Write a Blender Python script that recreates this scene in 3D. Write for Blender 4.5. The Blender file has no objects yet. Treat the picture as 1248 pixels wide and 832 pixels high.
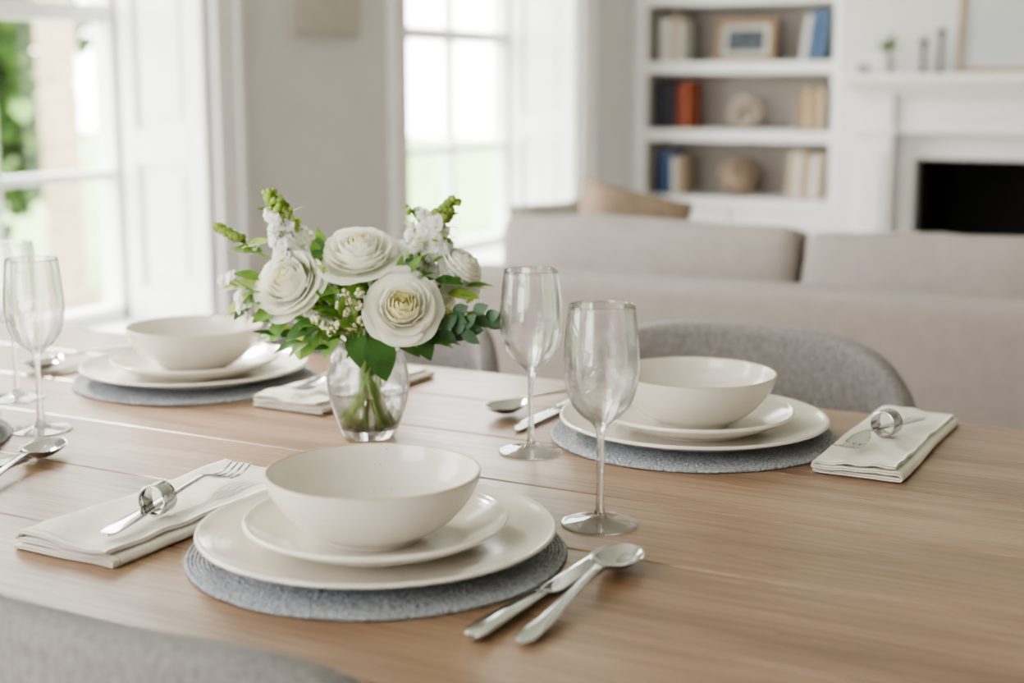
import bpy, math, random
from mathutils import Vector, Matrix, noise
random.seed(7)
S=bpy.context.scene
COL=S.collection
try:
    S.view_settings.view_transform='AgX'; S.view_settings.look='AgX - Medium High Contrast'
except Exception as ex: print(ex)
# ------------------------------------------------------------------ materials
def srgb(r,g,b):
    f=lambda c:((c/255+0.055)/1.055)**2.4 if c/255>0.04045 else c/255/12.92
    return (f(r),f(g),f(b),1)
def nn(nt,t,**k):
    n=nt.nodes.new(t)
    for a,b in k.items(): setattr(n,a,b)
    return n
def mat(name,c,rough=.6,metal=0,var=.06,vscale=8,bump=0,bscale=200,spec=.5,sub=0,stretch=None,sheen=0,coat=0):
    m=bpy.data.materials.new(name); m.use_nodes=True; nt=m.node_tree
    b=nt.nodes['Principled BSDF']
    b.inputs['Roughness'].default_value=rough; b.inputs['Metallic'].default_value=metal
    b.inputs['Specular IOR Level'].default_value=spec
    if sheen: b.inputs['Sheen Weight'].default_value=sheen
    if coat: b.inputs['Coat Weight'].default_value=coat
    tc=nn(nt,'ShaderNodeTexCoord'); mp=nn(nt,'ShaderNodeMapping'); nt.links.new(tc.outputs['Object'],mp.inputs[0])
    if stretch: mp.inputs['Scale'].default_value=stretch
    no=nn(nt,'ShaderNodeTexNoise'); no.inputs['Scale'].default_value=vscale; no.inputs['Detail'].default_value=4
    nt.links.new(mp.outputs[0],no.inputs[0])
    r=nn(nt,'ShaderNodeValToRGB')
    r.color_ramp.elements[0].position=.3; r.color_ramp.elements[1].position=.7
    r.color_ramp.elements[0].color=tuple(max(0,x*(1-var)) for x in c[:3])+(1,)
    r.color_ramp.elements[1].color=tuple(min(1,x*(1+var)) for x in c[:3])+(1,)
    nt.links.new(no.outputs['Fac'],r.inputs[0]); nt.links.new(r.outputs[0],b.inputs['Base Color'])
    if bump:
        n2=nn(nt,'ShaderNodeTexNoise'); n2.inputs['Scale'].default_value=bscale; n2.inputs['Detail'].default_value=3
        nt.links.new(mp.outputs[0],n2.inputs[0])
        bp=nn(nt,'ShaderNodeBump'); bp.inputs['Strength'].default_value=bump; bp.inputs['Distance'].default_value=.002
        nt.links.new(n2.outputs['Fac'],bp.inputs['Height']); nt.links.new(bp.outputs[0],b.inputs['Normal'])
    return m
def glassmat(name,ior=1.45,col=(1,1,1,1),thin=0):
    m=bpy.data.materials.new(name); m.use_nodes=True; nt=m.node_tree; b=nt.nodes['Principled BSDF']
    b.inputs['Base Color'].default_value=col; b.inputs['Roughness'].default_value=0
    b.inputs['Transmission Weight'].default_value=1; b.inputs['IOR'].default_value=ior
    if thin:
        t=nn(nt,'ShaderNodeBsdfTransparent'); g=nn(nt,'ShaderNodeBsdfGlossy'); g.inputs['Roughness'].default_value=.01
        f=nn(nt,'ShaderNodeLayerWeight'); f.inputs[0].default_value=.5
        p=nn(nt,'ShaderNodeMath',operation='POWER'); p.inputs[1].default_value=4.0
        ma=nn(nt,'ShaderNodeMath',operation='MULTIPLY_ADD'); ma.inputs[1].default_value=.85; ma.inputs[2].default_value=.04
        x=nn(nt,'ShaderNodeMixShader'); y=nn(nt,'ShaderNodeMixShader'); y.inputs[0].default_value=thin
        L=nt.links.new; L(f.outputs['Facing'],p.inputs[0]); L(p.outputs[0],ma.inputs[0]); L(ma.outputs[0],x.inputs[0]); L(t.outputs[0],x.inputs[1]); L(g.outputs[0],x.inputs[2])
        L(b.outputs[0],y.inputs[1]); L(x.outputs[0],y.inputs[2]); L(y.outputs[0],nt.nodes['Material Output'].inputs[0])
    return m
def leafmat(name,c,tr=.35,rough=.5,var=.3,vs=40):
    m=mat(name,c,rough=rough,var=var,vscale=vs)
    nt=m.node_tree; b=nt.nodes['Principled BSDF']; out=nt.nodes['Material Output']
    t=nn(nt,'ShaderNodeBsdfTranslucent'); mx=nn(nt,'ShaderNodeMixShader'); mx.inputs[0].default_value=tr
    src=b.inputs['Base Color'].links[0].from_socket
    nt.links.new(src,t.inputs[0]); nt.links.new(b.outputs[0],mx.inputs[1]); nt.links.new(t.outputs[0],mx.inputs[2]); nt.links.new(mx.outputs[0],out.inputs[0])
    return m
def woodmat(name,c1,c2,c3,pw,y0,rough=.42):
    m=bpy.data.materials.new(name); m.use_nodes=True; nt=m.node_tree; b=nt.nodes['Principled BSDF']; L=nt.links.new
    tc=nn(nt,'ShaderNodeTexCoord'); sp=nn(nt,'ShaderNodeSeparateXYZ'); L(tc.outputs['Object'],sp.inputs[0])
    a=nn(nt,'ShaderNodeMath',operation='SUBTRACT'); L(sp.outputs[1],a.inputs[0]); a.inputs[1].default_value=y0
    d=nn(nt,'ShaderNodeMath',operation='DIVIDE'); L(a.outputs[0],d.inputs[0]); d.inputs[1].default_value=pw
    fl=nn(nt,'ShaderNodeMath',operation='FLOOR'); L(d.outputs[0],fl.inputs[0])
    ml=nn(nt,'ShaderNodeMath',operation='MULTIPLY_ADD'); L(fl.outputs[0],ml.inputs[0]); ml.inputs[1].default_value=3.71; L(sp.outputs[0],ml.inputs[2])
    cb=nn(nt,'ShaderNodeCombineXYZ'); L(ml.outputs[0],cb.inputs[0]); L(sp.outputs[1],cb.inputs[1]); L(sp.outputs[2],cb.inputs[2])
    def nz(scale,vec,det=5,dist=0):
        mp=nn(nt,'ShaderNodeMapping'); mp.inputs['Scale'].default_value=vec; L(cb.outputs[0],mp.inputs[0])
        n=nn(nt,'ShaderNodeTexNoise'); n.inputs['Scale'].default_value=scale; n.inputs['Detail'].default_value=det; n.inputs['Distortion'].default_value=dist
        L(mp.outputs[0],n.inputs[0]); return n
    n1=nz(1.6,(1.0,9,9),4,.9); n2=nz(3,(2.2,60,60),6,.2); n3=nz(8,(3,160,160),3)
    w=nn(nt,'ShaderNodeMath',operation='MULTIPLY'); L(n1.outputs['Fac'],w.inputs[0]); w.inputs[1].default_value=.52
    w2=nn(nt,'ShaderNodeMath',operation='MULTIPLY_ADD'); L(n2.outputs['Fac'],w2.inputs[0]); w2.inputs[1].default_value=.48; L(w.outputs[0],w2.inputs[2])
    wn=nn(nt,'ShaderNodeTexWhiteNoise',noise_dimensions='1D'); L(fl.outputs[0],wn.inputs['W'])
    w3=nn(nt,'ShaderNodeMath',operation='MULTIPLY_ADD'); L(wn.outputs['Value'],w3.inputs[0]); w3.inputs[1].default_value=.07; L(w2.outputs[0],w3.inputs[2])
    r=nn(nt,'ShaderNodeValToRGB'); e=r.color_ramp.elements
    e[0].position=.39; e[0].color=c1; e[1].position=.67; e[1].color=c3
    x=e.new(.53); x.color=c2
    L(w3.outputs[0],r.inputs[0]); L(r.outputs[0],b.inputs['Base Color'])
    rr=nn(nt,'ShaderNodeMapRange'); L(n2.outputs['Fac'],rr.inputs[0]); rr.inputs[3].default_value=rough+.08; rr.inputs[4].default_value=rough-.06
    L(rr.outputs[0],b.inputs['Roughness'])
    bp=nn(nt,'ShaderNodeBump'); bp.inputs['Strength'].default_value=.12; bp.inputs['Distance'].default_value=.001
    L(n3.outputs['Fac'],bp.inputs['Height']); L(bp.outputs[0],b.inputs['Normal'])
    return m
M={}
M['wall']=mat('wall_paint',srgb(219,217,216),.8,var=.01,bump=.05,bscale=60)
M['trim']=mat('trim_white_paint',srgb(240,239,238),.45,var=.01)
M['ceil']=mat('ceiling_paint',srgb(240,240,240),.9,var=.01)
M['alcove']=mat('alcove_paint',srgb(176,169,164),.8,var=.02)
M['table']=woodmat('oak_table',srgb(118,92,71),srgb(145,116,93),srgb(165,137,112),.15,.70,.29)
M['floor']=woodmat('oak_floor',srgb(136,118,102),srgb(156,138,122),srgb(174,156,140),.18,0,.5)
M['sofa']=mat('sofa_linen',srgb(168,158,152),.9,var=.05,vscale=30,bump=.5,bscale=500,sheen=.1)
M['chair']=mat('chair_wool',srgb(140,135,133),.95,var=.25,vscale=260,bump=.8,bscale=700,sheen=.1,stretch=(1,1,.5))
M['leg']=mat('black_leg',srgb(40,36,34),.5)
M['steel']=mat('polished_steel',(.55,.54,.53,1),.10,1,var=.03)
M['glass']=glassmat('clear_glass',1.45,thin=.45)
M['vglass']=glassmat('vase_glass',1.45,thin=.4)
M['water']=glassmat('water',1.33,(.98,1,.98,1),thin=.35)
M['napkin']=mat('linen_napkin',srgb(240,234,223),.9,var=.04,vscale=60,bump=.5,bscale=900)
M['hem']=mat('napkin_hem',srgb(208,192,170),.9,var=.08,vscale=300)
M['pillow1']=mat('tan_pillow',srgb(164,143,126),.9,var=.1,vscale=60,bump=.5,bscale=300)
M['pillow2']=mat('grey_pillow',srgb(142,132,124),.9,var=.1,vscale=60,bump=.5,bscale=300)
M['black']=mat('firebox_black',srgb(22,21,21),.8)
M['rose']=leafmat('rose_petal',(.99,.975,.89,1),.45,.55,.01)
M['rose2']=leafmat('rose_petal_heart',(.99,.95,.70,1),.45,.55,.02)
M['white']=leafmat('white_floret',(.98,.975,.95,1),.45,.6,.02)
M['g1']=leafmat('leaf_dark',srgb(70,108,52),.2,.42)
M['g2']=leafmat('leaf_mid',srgb(116,154,72),.35,.5)
M['g3']=leafmat('leaf_light',srgb(174,198,106),.4,.5)
M['euc']=leafmat('eucalyptus_leaf',srgb(74,104,72),.15,.45)
M['stem']=leafmat('stem_green',srgb(136,166,84),.25,.5)
M['wax']=leafmat('wax_flower',srgb(240,226,190),.2,.6)
M['tleaf']=leafmat('tree_leaf',srgb(66,96,44),.3,.6)
M['tleaf2']=leafmat('tree_leaf_pale',srgb(104,134,64),.3,.6)
def ceramic(name,c,speck=True):
    m=mat(name,c,.15,var=.03,vscale=14); nt=m.node_tree; b=nt.nodes['Principled BSDF']; L=nt.links.new
    src=b.inputs['Base Color'].links[0].from_socket
    tc=nn(nt,'ShaderNodeTexCoord')
    v=nn(nt,'ShaderNodeTexVoronoi'); v.inputs['Scale'].default_value=130; L(tc.outputs['Object'],v.inputs['Vector'])
    n=nn(nt,'ShaderNodeTexNoise'); n.inputs['Scale'].default_value=45; L(tc.outputs['Object'],n.inputs['Vector'])
    a=nn(nt,'ShaderNodeMath',operation='LESS_THAN'); L(v.outputs['Distance'],a.inputs[0]); a.inputs[1].default_value=.11
    g=nn(nt,'ShaderNodeMath',operation='GREATER_THAN'); L(n.outputs['Fac'],g.inputs[0]); g.inputs[1].default_value=.56
    p=nn(nt,'ShaderNodeMath',operation='MULTIPLY'); L(a.outputs[0],p.inputs[0]); L(g.outputs[0],p.inputs[1])
    p2=nn(nt,'ShaderNodeMath',operation='MULTIPLY'); L(p.outputs[0],p2.inputs[0]); p2.inputs[1].default_value=.40 if speck else .0
    mx=nn(nt,'ShaderNodeMixRGB'); L(p2.outputs[0],mx.inputs[0]); L(src,mx.inputs[1]); mx.inputs[2].default_value=srgb(140,114,90)
    L(mx.outputs[0],b.inputs['Base Color'])
    w=nn(nt,'ShaderNodeTexWave',wave_type='RINGS',rings_direction='Z'); w.inputs['Scale'].default_value=60; w.inputs['Distortion'].default_value=1.5
    L(tc.outputs['Object'],w.inputs[0]); bp=nn(nt,'ShaderNodeBump'); bp.inputs['Strength'].default_value=.06 if speck else .02; bp.inputs['Distance'].default_value=.002
    L(w.outputs['Fac'],bp.inputs['Height']); L(bp.outputs[0],b.inputs['Normal'])
    return m
M['plate']=ceramic('cream_stoneware',srgb(234,227,215),False)
M['bowl']=ceramic('speckled_stoneware',srgb(230,223,212),True)
M['rim']=mat('raw_clay_rim',srgb(208,188,162),.5)
def matmat():
    m=mat('woven_placemat',srgb(168,171,176),.9,var=.35,vscale=260,bump=0); nt=m.node_tree; b=nt.nodes['Principled BSDF']; L=nt.links.new
    tc=nn(nt,'ShaderNodeTexCoord')
    n=nn(nt,'ShaderNodeTexVoronoi'); n.inputs['Scale'].default_value=300; L(tc.outputs['Object'],n.inputs[0])
    bp=nn(nt,'ShaderNodeBump'); bp.inputs['Strength'].default_value=1; bp.inputs['Distance'].default_value=.002
    L(n.outputs['Distance'],bp.inputs['Height']); L(bp.outputs[0],b.inputs['Normal']); return m
M['mat']=matmat()
def paneglass():
    m=bpy.data.materials.new('window_pane_glass'); m.use_nodes=True; nt=m.node_tree; nt.nodes.clear()
    o=nn(nt,'ShaderNodeOutputMaterial'); t=nn(nt,'ShaderNodeBsdfTransparent'); g=nn(nt,'ShaderNodeBsdfGlossy'); g.inputs['Roughness'].default_value=.02
    x=nn(nt,'ShaderNodeMixShader'); x.inputs[0].default_value=.05
    nt.links.new(t.outputs[0],x.inputs[1]); nt.links.new(g.outputs[0],x.inputs[2]); nt.links.new(x.outputs[0],o.inputs[0]); return m
M['pane']=paneglass()
# ------------------------------------------------------------------ mesh helpers
class MB:
    def __init__(s): s.v=[]; s.f=[]; s.m=[]
    def add(s,vs,fs,mi=0,X=None):
        o=len(s.v)
        for p in vs:
            p=Vector(p); s.v.append(X@p if X else p)
        for i,f in enumerate(fs):
            s.f.append([o+k for k in f]); s.m.append(mi[i] if isinstance(mi,list) else mi)
    def box(s,x0,x1,y0,y1,z0,z1,mi=0,X=None):
        vs=[(x,y,z) for x in(x0,x1) for y in(y0,y1) for z in(z0,z1)]
        s.add(vs,[(0,1,3,2),(4,6,7,5),(0,4,5,1),(2,3,7,6),(0,2,6,4),(1,5,7,3)],mi,X)
    def obj(s,name,mats,smooth=True,loc=(0,0,0),rot=0,parent=None,bevel=0,subsurf=0):
        me=bpy.data.meshes.new(name); me.from_pydata([tuple(p) for p in s.v],[],s.f)
        for m in mats: me.materials.append(m)
        for p,mi in zip(me.polygons,s.m): p.material_index=mi; p.use_smooth=smooth
        me.validate(); me.update()
        ob=bpy.data.objects.new(name,me); COL.objects.link(ob); ob.location=loc
        ob.rotation_euler=(0,0,rot) if not isinstance(rot,(tuple,list)) else rot
        if parent: ob.parent=parent
        if bevel:
            b=ob.modifiers.new('bevel','BEVEL'); b.width=bevel; b.segments=2; b.limit_method='ANGLE'
        if subsurf:
            b=ob.modifiers.new('sub','SUBSURF'); b.levels=subsurf; b.render_levels=subsurf
        return ob
def empty(name,loc=(0,0,0),rot=0):
    e=bpy.data.objects.new(name,None); COL.objects.link(e); e.location=loc; e.rotation_euler=(0,0,rot); e.empty_display_size=.05; return e
def catmull(P,n=4):
    out=[]
    for i in range(len(P)-1):
        p0=P[max(i-1,0)];p1=P[i];p2=P[i+1];p3=P[min(i+2,len(P)-1)]
        for k in range(n):
            t=k/n
            out.append(tuple(.5*((2*b)+(-a+c)*t+(2*a-5*b+4*c-d)*t*t+(-a+3*b-3*c+d)*t**3) for a,b,c,d in zip(p0,p1,p2,p3)))
    out.append(tuple(P[-1])); return out
def lathe(mb,prof,seg=96,mi=0,X=None,mfun=None):
    vs=[];fs=[];ms=[];rings=[]
    for r,z in prof:
        r=max(r,0)
        if r<1e-5: rings.append([len(vs)]); vs.append((0,0,z))
        else:
            rings.append(list(range(len(vs),len(vs)+seg)))
            vs+=[(r*math.cos(2*math.pi*k/seg),r*math.sin(2*math.pi*k/seg),z) for k in range(seg)]
    for i in range(len(rings)-1):
        a,b=rings[i],rings[i+1]; mm=mfun(prof[i],prof[i+1]) if mfun else mi
        for k in range(seg):
            k2=(k+1)%seg
            if len(a)==1 and len(b)==1: continue
            if len(a)==1: fs.append((a[0],b[k2],b[k]))
            elif len(b)==1: fs.append((a[k],a[k2],b[0]))
            else: fs.append((a[k],a[k2],b[k2],b[k]))
            ms.append(mm)
    mb.add(vs,fs,ms,X)
def tube(mb,pts,rad,seg=8,mi=0,X=None):
    pts=[Vector(p) for p in pts]; vs=[];fs=[]
    for i,p in enumerate(pts):
        d=(pts[min(i+1,len(pts)-1)]-pts[max(i-1,0)]).normalized()
        up=Vector((0,0,1)) if abs(d.z)<.9 else Vector((1,0,0))
        a=d.cross(up).normalized(); b=a.cross(d)
        r=rad[i] if isinstance(rad,(list,tuple)) else rad
        for k in range(seg):
            t=2*math.pi*k/seg; vs.append(p+a*r*math.cos(t)+b*r*math.sin(t))
    for i in range(len(pts)-1):
        for k in range(seg):
            k2=(k+1)%seg; fs.append((i*seg+k,i*seg+k2,(i+1)*seg+k2,(i+1)*seg+k))
    fs.append(tuple(range(seg))[::-1]); fs.append(tuple(range((len(pts)-1)*seg,len(pts)*seg)))
    mb.add(vs,fs,mi,X)
def softbox(mb,dx,dy,dz,r,puff=(0,0,0),n=14,mi=0,X=None,wob=0,seed=0):
    h=(dx/2,dy/2,dz/2); idx={}; vs=[]; fs=[]
    def vid(i,j,k):
        key=(i,j,k)
        if key in idx: return idx[key]
        c=[(2*q/n-1) for q in key]
        c=[math.copysign(1-(1-abs(t))**1.5,t) for t in c]
        p=Vector((c[0]*h[0],c[1]*h[1],c[2]*h[2]))
        q=Vector([max(-(h[a]-r),min(h[a]-r,p[a])) for a in range(3)])
        d=p-q
        if d.length>1e-9: p=q+d.normalized()*r
        p.x+=puff[0]*c[0]*(1-c[1]**2)*(1-c[2]**2); p.y+=puff[1]*c[1]*(1-c[0]**4)*(1-c[2]**4); p.z+=puff[2]*c[2]*(1-c[0]**2)*(1-c[1]**2)
        if wob:
            p+=noise.noise_vector(p*6+Vector((seed,seed*2,0)))*wob
        idx[key]=len(vs); vs.append(p); return idx[key]
    for i in range(n):
        for j in range(n):
            fs.append((vid(i,j,0),vid(i,j+1,0),vid(i+1,j+1,0),vid(i+1,j,0)))
            fs.append((vid(i,j,n),vid(i+1,j,n),vid(i+1,j+1,n),vid(i,j+1,n)))
            fs.append((vid(i,0,j),vid(i+1,0,j),vid(i+1,0,j+1),vid(i,0,j+1)))
            fs.append((vid(i,n,j),vid(i,n,j+1),vid(i+1,n,j+1),vid(i+1,n,j)))
            fs.append((vid(0,i,j),vid(0,i,j+1),vid(0,i+1,j+1),vid(0,i+1,j)))
            fs.append((vid(n,i,j),vid(n,i+1,j),vid(n,i+1,j+1),vid(n,i,j+1)))
    mb.add(vs,fs,mi,X)
def T(x,y,z,rz=0,rx=0,ry=0):
    return Matrix.Translation((x,y,z))@Matrix.Rotation(rz,4,'Z')@Matrix.Rotation(ry,4,'Y')@Matrix.Rotation(rx,4,'X')
# ------------------------------------------------------------------ camera
cam=bpy.data.cameras.new('camera'); co=bpy.data.objects.new('camera',cam); COL.objects.link(co)
co.location=(0,0,1.12); co.rotation_euler=(math.radians(90-10.17),0,math.radians(28.3))
cam.lens=50; cam.sensor_width=36; cam.dof.use_dof=True; cam.dof.focus_distance=1.30; cam.dof.aperture_fstop=3.4
cam.clip_start=.05
S.camera=co
# ------------------------------------------------------------------ room
XW=-2.62; XO=-3.02; YB=-2.0; YF=6.32; XR=3.2; ZC=2.9; SILL=.42; HEAD=2.55
wins=[(-.6,.76),(1.76,3.12),(4.10,5.46)]
mb=MB()
mb.box(XO,XW,YB,YF,0,SILL); mb.box(XO,XW,YB,YF,HEAD,ZC)
ys=[YB]+[a for w in wins for a in w]+[YF]
for i in range(0,len(ys),2): mb.box(XO,XW,ys[i],ys[i+1],SILL,HEAD)
mb.obj('wall_left',[M['wall']],False)
mb=MB(); mb.box(XO,XR+.2,YF,YF+.2,0,ZC); mb.obj('wall_far',[M['wall']],False)
mb=MB()
bw=[(-2.2,-.6)]
mb.box(XO,XR+.2,YB-.2,YB,0,.3); mb.box(XO,XR+.2,YB-.2,YB,HEAD,ZC)
xs=[XO]+[a for w in bw for a in w]+[XR+.2]
for i in range(0,len(xs),2): mb.box(xs[i],xs[i+1],YB-.2,YB,.3,HEAD)
mb.obj('wall_back',[M['wall']],False)
mb=MB(); mb.box(XR,XR+.2,YB,YF,0,ZC); mb.obj('wall_right',[M['wall']],False)
mb=MB(); mb.box(XO,XR+.2,YB-.2,YF+.2,-.1,0); mb.obj('floor',[M['floor']],False)
mb=MB(); mb.box(XO,XR+.2,YB-.2,YF+.2,ZC,ZC+.1); mb.obj('ceiling',[M['ceil']],False)
mb=MB(); mb.box(XW,XW+.02,YB,5.9,0,.16); mb.obj('baseboard_left',[M['trim']],False,bevel=.004)
mb=MB(); mb.box(XW+.02,XR,YB,YB+.02,0,.16); mb.obj('baseboard_back',[M['trim']],False,bevel=.004)
def window(i,a0,a1,z0,z1,X,panes=3,glass=True):
    mb=MB(); f=.05
    mb.box(0,.07,a0,a1,z0,z0+f+.02,0,X); mb.box(0,.07,a0,a1,z1-f,z1,0,X)
    mb.box(0,.07,a0,a0+f,z0+f,z1-f,0,X); mb.box(0,.07,a1-f,a1,z0+f,z1-f,0,X)
    w=(a1-a0-2*f)/panes
    for k in range(1,panes): mb.box(.015,.055,a0+f+k*w-.013,a0+f+k*w+.013,z0+f,z1-f,0,X)
    z=z0+.45; k=0
    while z<z1-.2:
        hh=.025 if k==1 else .013
        mb.box(.01,.06,a0+f,a1-f,z-hh,z+hh,0,X); z+=.45; k+=1
    if glass: mb.box(.033,.037,a0+f,a1-f,z0+f,z1-f,1,X)
    return mb.obj('window_%d'%i,[M['trim'],M['pane']],False,bevel=.003)
for i,(a,b) in enumerate(wins):
    window(i+1,a,b,SILL,HEAD,Matrix.Translation((XO+.01,0,0)))
for i,(a,b) in enumerate(bw):
    window(4+i,a,b,.3,HEAD,Matrix.Translation((0,YB-.18,0))@Matrix(((0,1,0,0),(1,0,0,0),(0,0,1,0),(0,0,0,1))))
for i,(a,b) in enumerate(wins):
    mb=MB(); mb.box(XO+.09,XW+.05,a-.06,b+.06,SILL,SILL+.03); mb.obj('trim_%d'%(i*2+1),[M['trim']],False,bevel=.004)
    mb=MB(); c=.10
    for (q0,q1) in((a-c,a),(b,b+c)):
        mb.box(XW,XW+.02,q0,q1,SILL+.03,HEAD+c); 
    mb.box(XW,XW+.0199,a,b,HEAD,HEAD+c)
    mb.box(XW+.02,XW+.032,a-c,a-c+.02,SILL+.03,HEAD+c); mb.box(XW+.02,XW+.032,b+c-.02,b+c,SILL+.03,HEAD+c)
    mb.obj('trim_%d'%(i*2+2),[M['trim']],False,bevel=.003)
    for side,yy,sg in(('a',b,-1),('b',a,1)):
        mb=MB(); x0,x1=XO+.09,XW-.005
        ya,yb=sorted((yy,yy+sg*.018)); mb.box(x0,x1,ya,yb,SILL+.03,HEAD)
        ya,yb=sorted((yy+sg*.018,yy+sg*.034)); st=.055
        mb.box(x0,x0+st,ya,yb,SILL+.03,HEAD); mb.box(x1-st,x1,ya,yb,SILL+.03,HEAD)
        for z0,z1 in((SILL+.03,SILL+.13),(.90,1.0),(1.66,1.74),(HEAD-.1,HEAD)):
            mb.box(x0+st,x1-st,ya,yb,z0,z1)
        for z0,z1 in((SILL+.16,.87),(1.03,1.63),(1.77,HEAD-.13)):
            y2,y3=sorted((yy+sg*.018,yy+sg*.026)); mb.box(x0+st+.03,x1-st-.03,y2,y3,z0,z1)
        mb.obj('window_shutter',[M['trim']],False,bevel=.004)
mb=MB(); mb.box(XW+.001,XW+.02,3.48,3.82,1.27,1.78); mb.box(XW+.02,XW+.022,3.50,3.80,1.29,1.76,1)
mb.obj('wall_canvas',[mat('canvas_edge',srgb(192,188,180),.8),mat('canvas_paint',srgb(194,189,180),.8,var=.06,vscale=5)],False)
# ------------------------------------------------------------------ built-in bookcase
AX0,AX1=-2.55,-1.70; YS=6.0; BL=XW+.006; BR=-1.606; BF=YF-.006
mb=MB()
mb.box(BL,AX0,YS,BF,0,ZC-.004); mb.box(AX1,BR,YS,BF,0,ZC-.004); mb.box(AX0,AX1,YS,BF,2.5,ZC-.004)
mb.box(AX0,AX1,YF-.02,BF,.63,2.5,1)
mb.box(AX0,AX0+.006,YS+.03,YF-.02,.635,2.5,1); mb.box(AX1-.006,AX1,YS+.03,YF-.02,.635,2.5,1)
for z in(1.225,.93,1.52,1.815,2.11): mb.box(AX0,AX1,YS+.005,YF-.02,z-.05,z)
mb.box(BL,BR,YS-.03,BF,.585,.635)
for (x0,x1) in((BL,(AX0+AX1)/2-.005),((AX0+AX1)/2+.005,BR)):
    mb.box(x0,x1,YS-.015,YF-.02,.08,.58)
    mb.box(x0,x0+.05,YS-.03,YS-.015,.08,.58); mb.box(x1-.05,x1,YS-.03,YS-.015,.08,.58)
    mb.box(x0+.05,x1-.05,YS-.03,YS-.015,.08,.14); mb.box(x0+.05,x1-.05,YS-.03,YS-.015,.52,.58)
mb.obj('built_in_bookcase',[M['trim'],M['alcove']],False,bevel=.003)
bookm=[mat('book_%d'%i,c,.6) for i,c in enumerate([srgb(216,212,206),srgb(46,50,66),srgb(138,62,48),srgb(56,82,128),srgb(160,126,92),srgb(192,174,150),srgb(34,36,44),srgb(104,122,148),srgb(166,92,64)])]
def books(x0,z,cols,lean=0,hs=None):
    mb=MB(); x=x0
    for k,c in enumerate(cols):
        w=random.uniform(.022,.034); h=(hs[k] if hs else random.uniform(.19,.225)); d=random.uniform(.14,.17)
        X=T(x,YS+.06,z+ (.0 if not lean else .004),0,0,lean)
        mb.box(0,w,0,d,.0,h,c,X); mb.box(.003,w-.003,.003,d+.002,h-.003,h+.001,0,X); x+=w+.002
    return mb.obj('row_of_books',bookm,False,bevel=.0015)
books(-2.51,1.226,[0,0,5,0],0,[.2,.19,.21,.18]); books(-1.86,1.226,[0,7,3,7],.12,[.19,.2,.22,.21])
books(-2.52,.931,[6,1,6,2,8],0,[.21,.22,.21,.2,.21]); books(-1.86,.931,[4,5,4,5],0,[.17,.18,.17,.18])
books(-2.50,.636,[3,3,0,5],0,[.19,.2,.17,.17]); books(-1.90,.636,[5,0,4,0,5],.05,[.2,.2,.2,.19,.2])
e=empty('photo_frame',(-2.13,6.11,1.226)); X=Matrix.Rotation(math.radians(-9),4,'X')
mb=MB()
w,h=.27,.19
for b in((-w/2,w/2,0,.02,0,.025),(-w/2,w/2,0,.02,h-.025,h),(-w/2,-w/2+.025,0,.02,.025,h-.025),(w/2-.025,w/2,0,.02,.025,h-.025)): mb.box(*b,0,X)
mb.obj('frame',[mat('bronze_frame',srgb(140,112,84),.4,.3)],False,parent=e)
mb=MB(); mb.box(-w/2+.025,w/2-.025,.008,.015,.025,h-.025,0,X); mb.box(-w/2+.05,w/2-.05,.006,.009,.048,h-.048,1,X)
mb.obj('picture',[mat('mount_card',srgb(206,204,200),.7),mat('landscape_print',srgb(84,92,102),.6,var=.5,vscale=14)],False,parent=e)
def knot(name,loc,R,m):
    mb=MB(); pts=[]
    for k in range(97):
        t=2*math.pi*k/96; r=R*(.62+.25*math.cos(3*t)); pts.append((r*math.cos(2*t),R*.35*math.sin(3*t),R+ r*math.sin(2*t)))
    tube(mb,pts,R*.17,10); return mb.obj(name,[m],True,loc)
knot('knot_sculpture',(-2.13,6.14,.931),.075,mat('pale_knot',srgb(196,182,166),.7))
mb=MB()
for k in range(10):
    ax=Vector((random.uniform(-1,1),random.uniform(-1,1),random.uniform(-1,1))).normalized(); q=ax.to_track_quat('Z','Y').to_matrix().to_4x4()
    tube(mb,[(.078*math.cos(t*math.pi/16),.078*math.sin(t*math.pi/16),0) for t in range(33)],.011,8,0,Matrix.Translation((0,0,.088))@q)
mb.obj('woven_ball_ornament',[mat('rattan',srgb(160,140,122),.8)],True,(-2.15,6.14,.636))
# ------------------------------------------------------------------ chimney breast + fireplace
CX0,CX1=-1.60,.05
OX0,OX1,OZ=-1.27,-.37,.84
mb=MB(); mb.box(CX0,OX0,5.76,YF,0,ZC); mb.obj('wall_chimney_left',[M['wall']],False)
mb=MB(); mb.box(OX1,CX1,5.76,YF,0,ZC); mb.obj('wall_chimney_right',[M['wall']],False)
mb=MB(); mb.box(OX0,OX1,5.76,YF,OZ+.01,ZC); mb.obj('wall_chimney_top',[M['wall']],False)
mb=MB(); Z0=OZ-.004; a,b=OX0+.004,OX1-.004; q=YF-.01
mb.box(a,b,q-.05,q,0.031,Z0); mb.box(a,a+.015,5.765,q-.05,0.031,Z0); mb.box(b-.015,b,5.765,q-.05,0.031,Z0); mb.box(a+.015,b-.015,5.765,q-.05,Z0-.015,Z0); mb.box(a+.015,b-.015,5.765,q-.05,.002,.02)
mb.box(-1.1,-.54,5.95,6.1,.02,.06); 
for k in range(7): mb.box(-1.1+.08*k,-1.08+.08*k,5.9,5.92,.02,.2)
mb.obj('firebox',[M['black']],False)
mb=MB()
F=5.60; G=5.757
for (a,b) in((-1.487,-1.342),(-.298,-.153)):
    mb.box(a,b,F,G,0.001,1.10); mb.box(a-.012,b+.012,F-.012,G,0.001,.14); mb.box(a-.01,b+.01,F-.01,G,.93,.96)
    mb.box(a+.03,b-.03,F-.008,F,.2,.88)
mb.box(-1.342,-.298,F+.03,G,.95,1.10)
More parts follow.
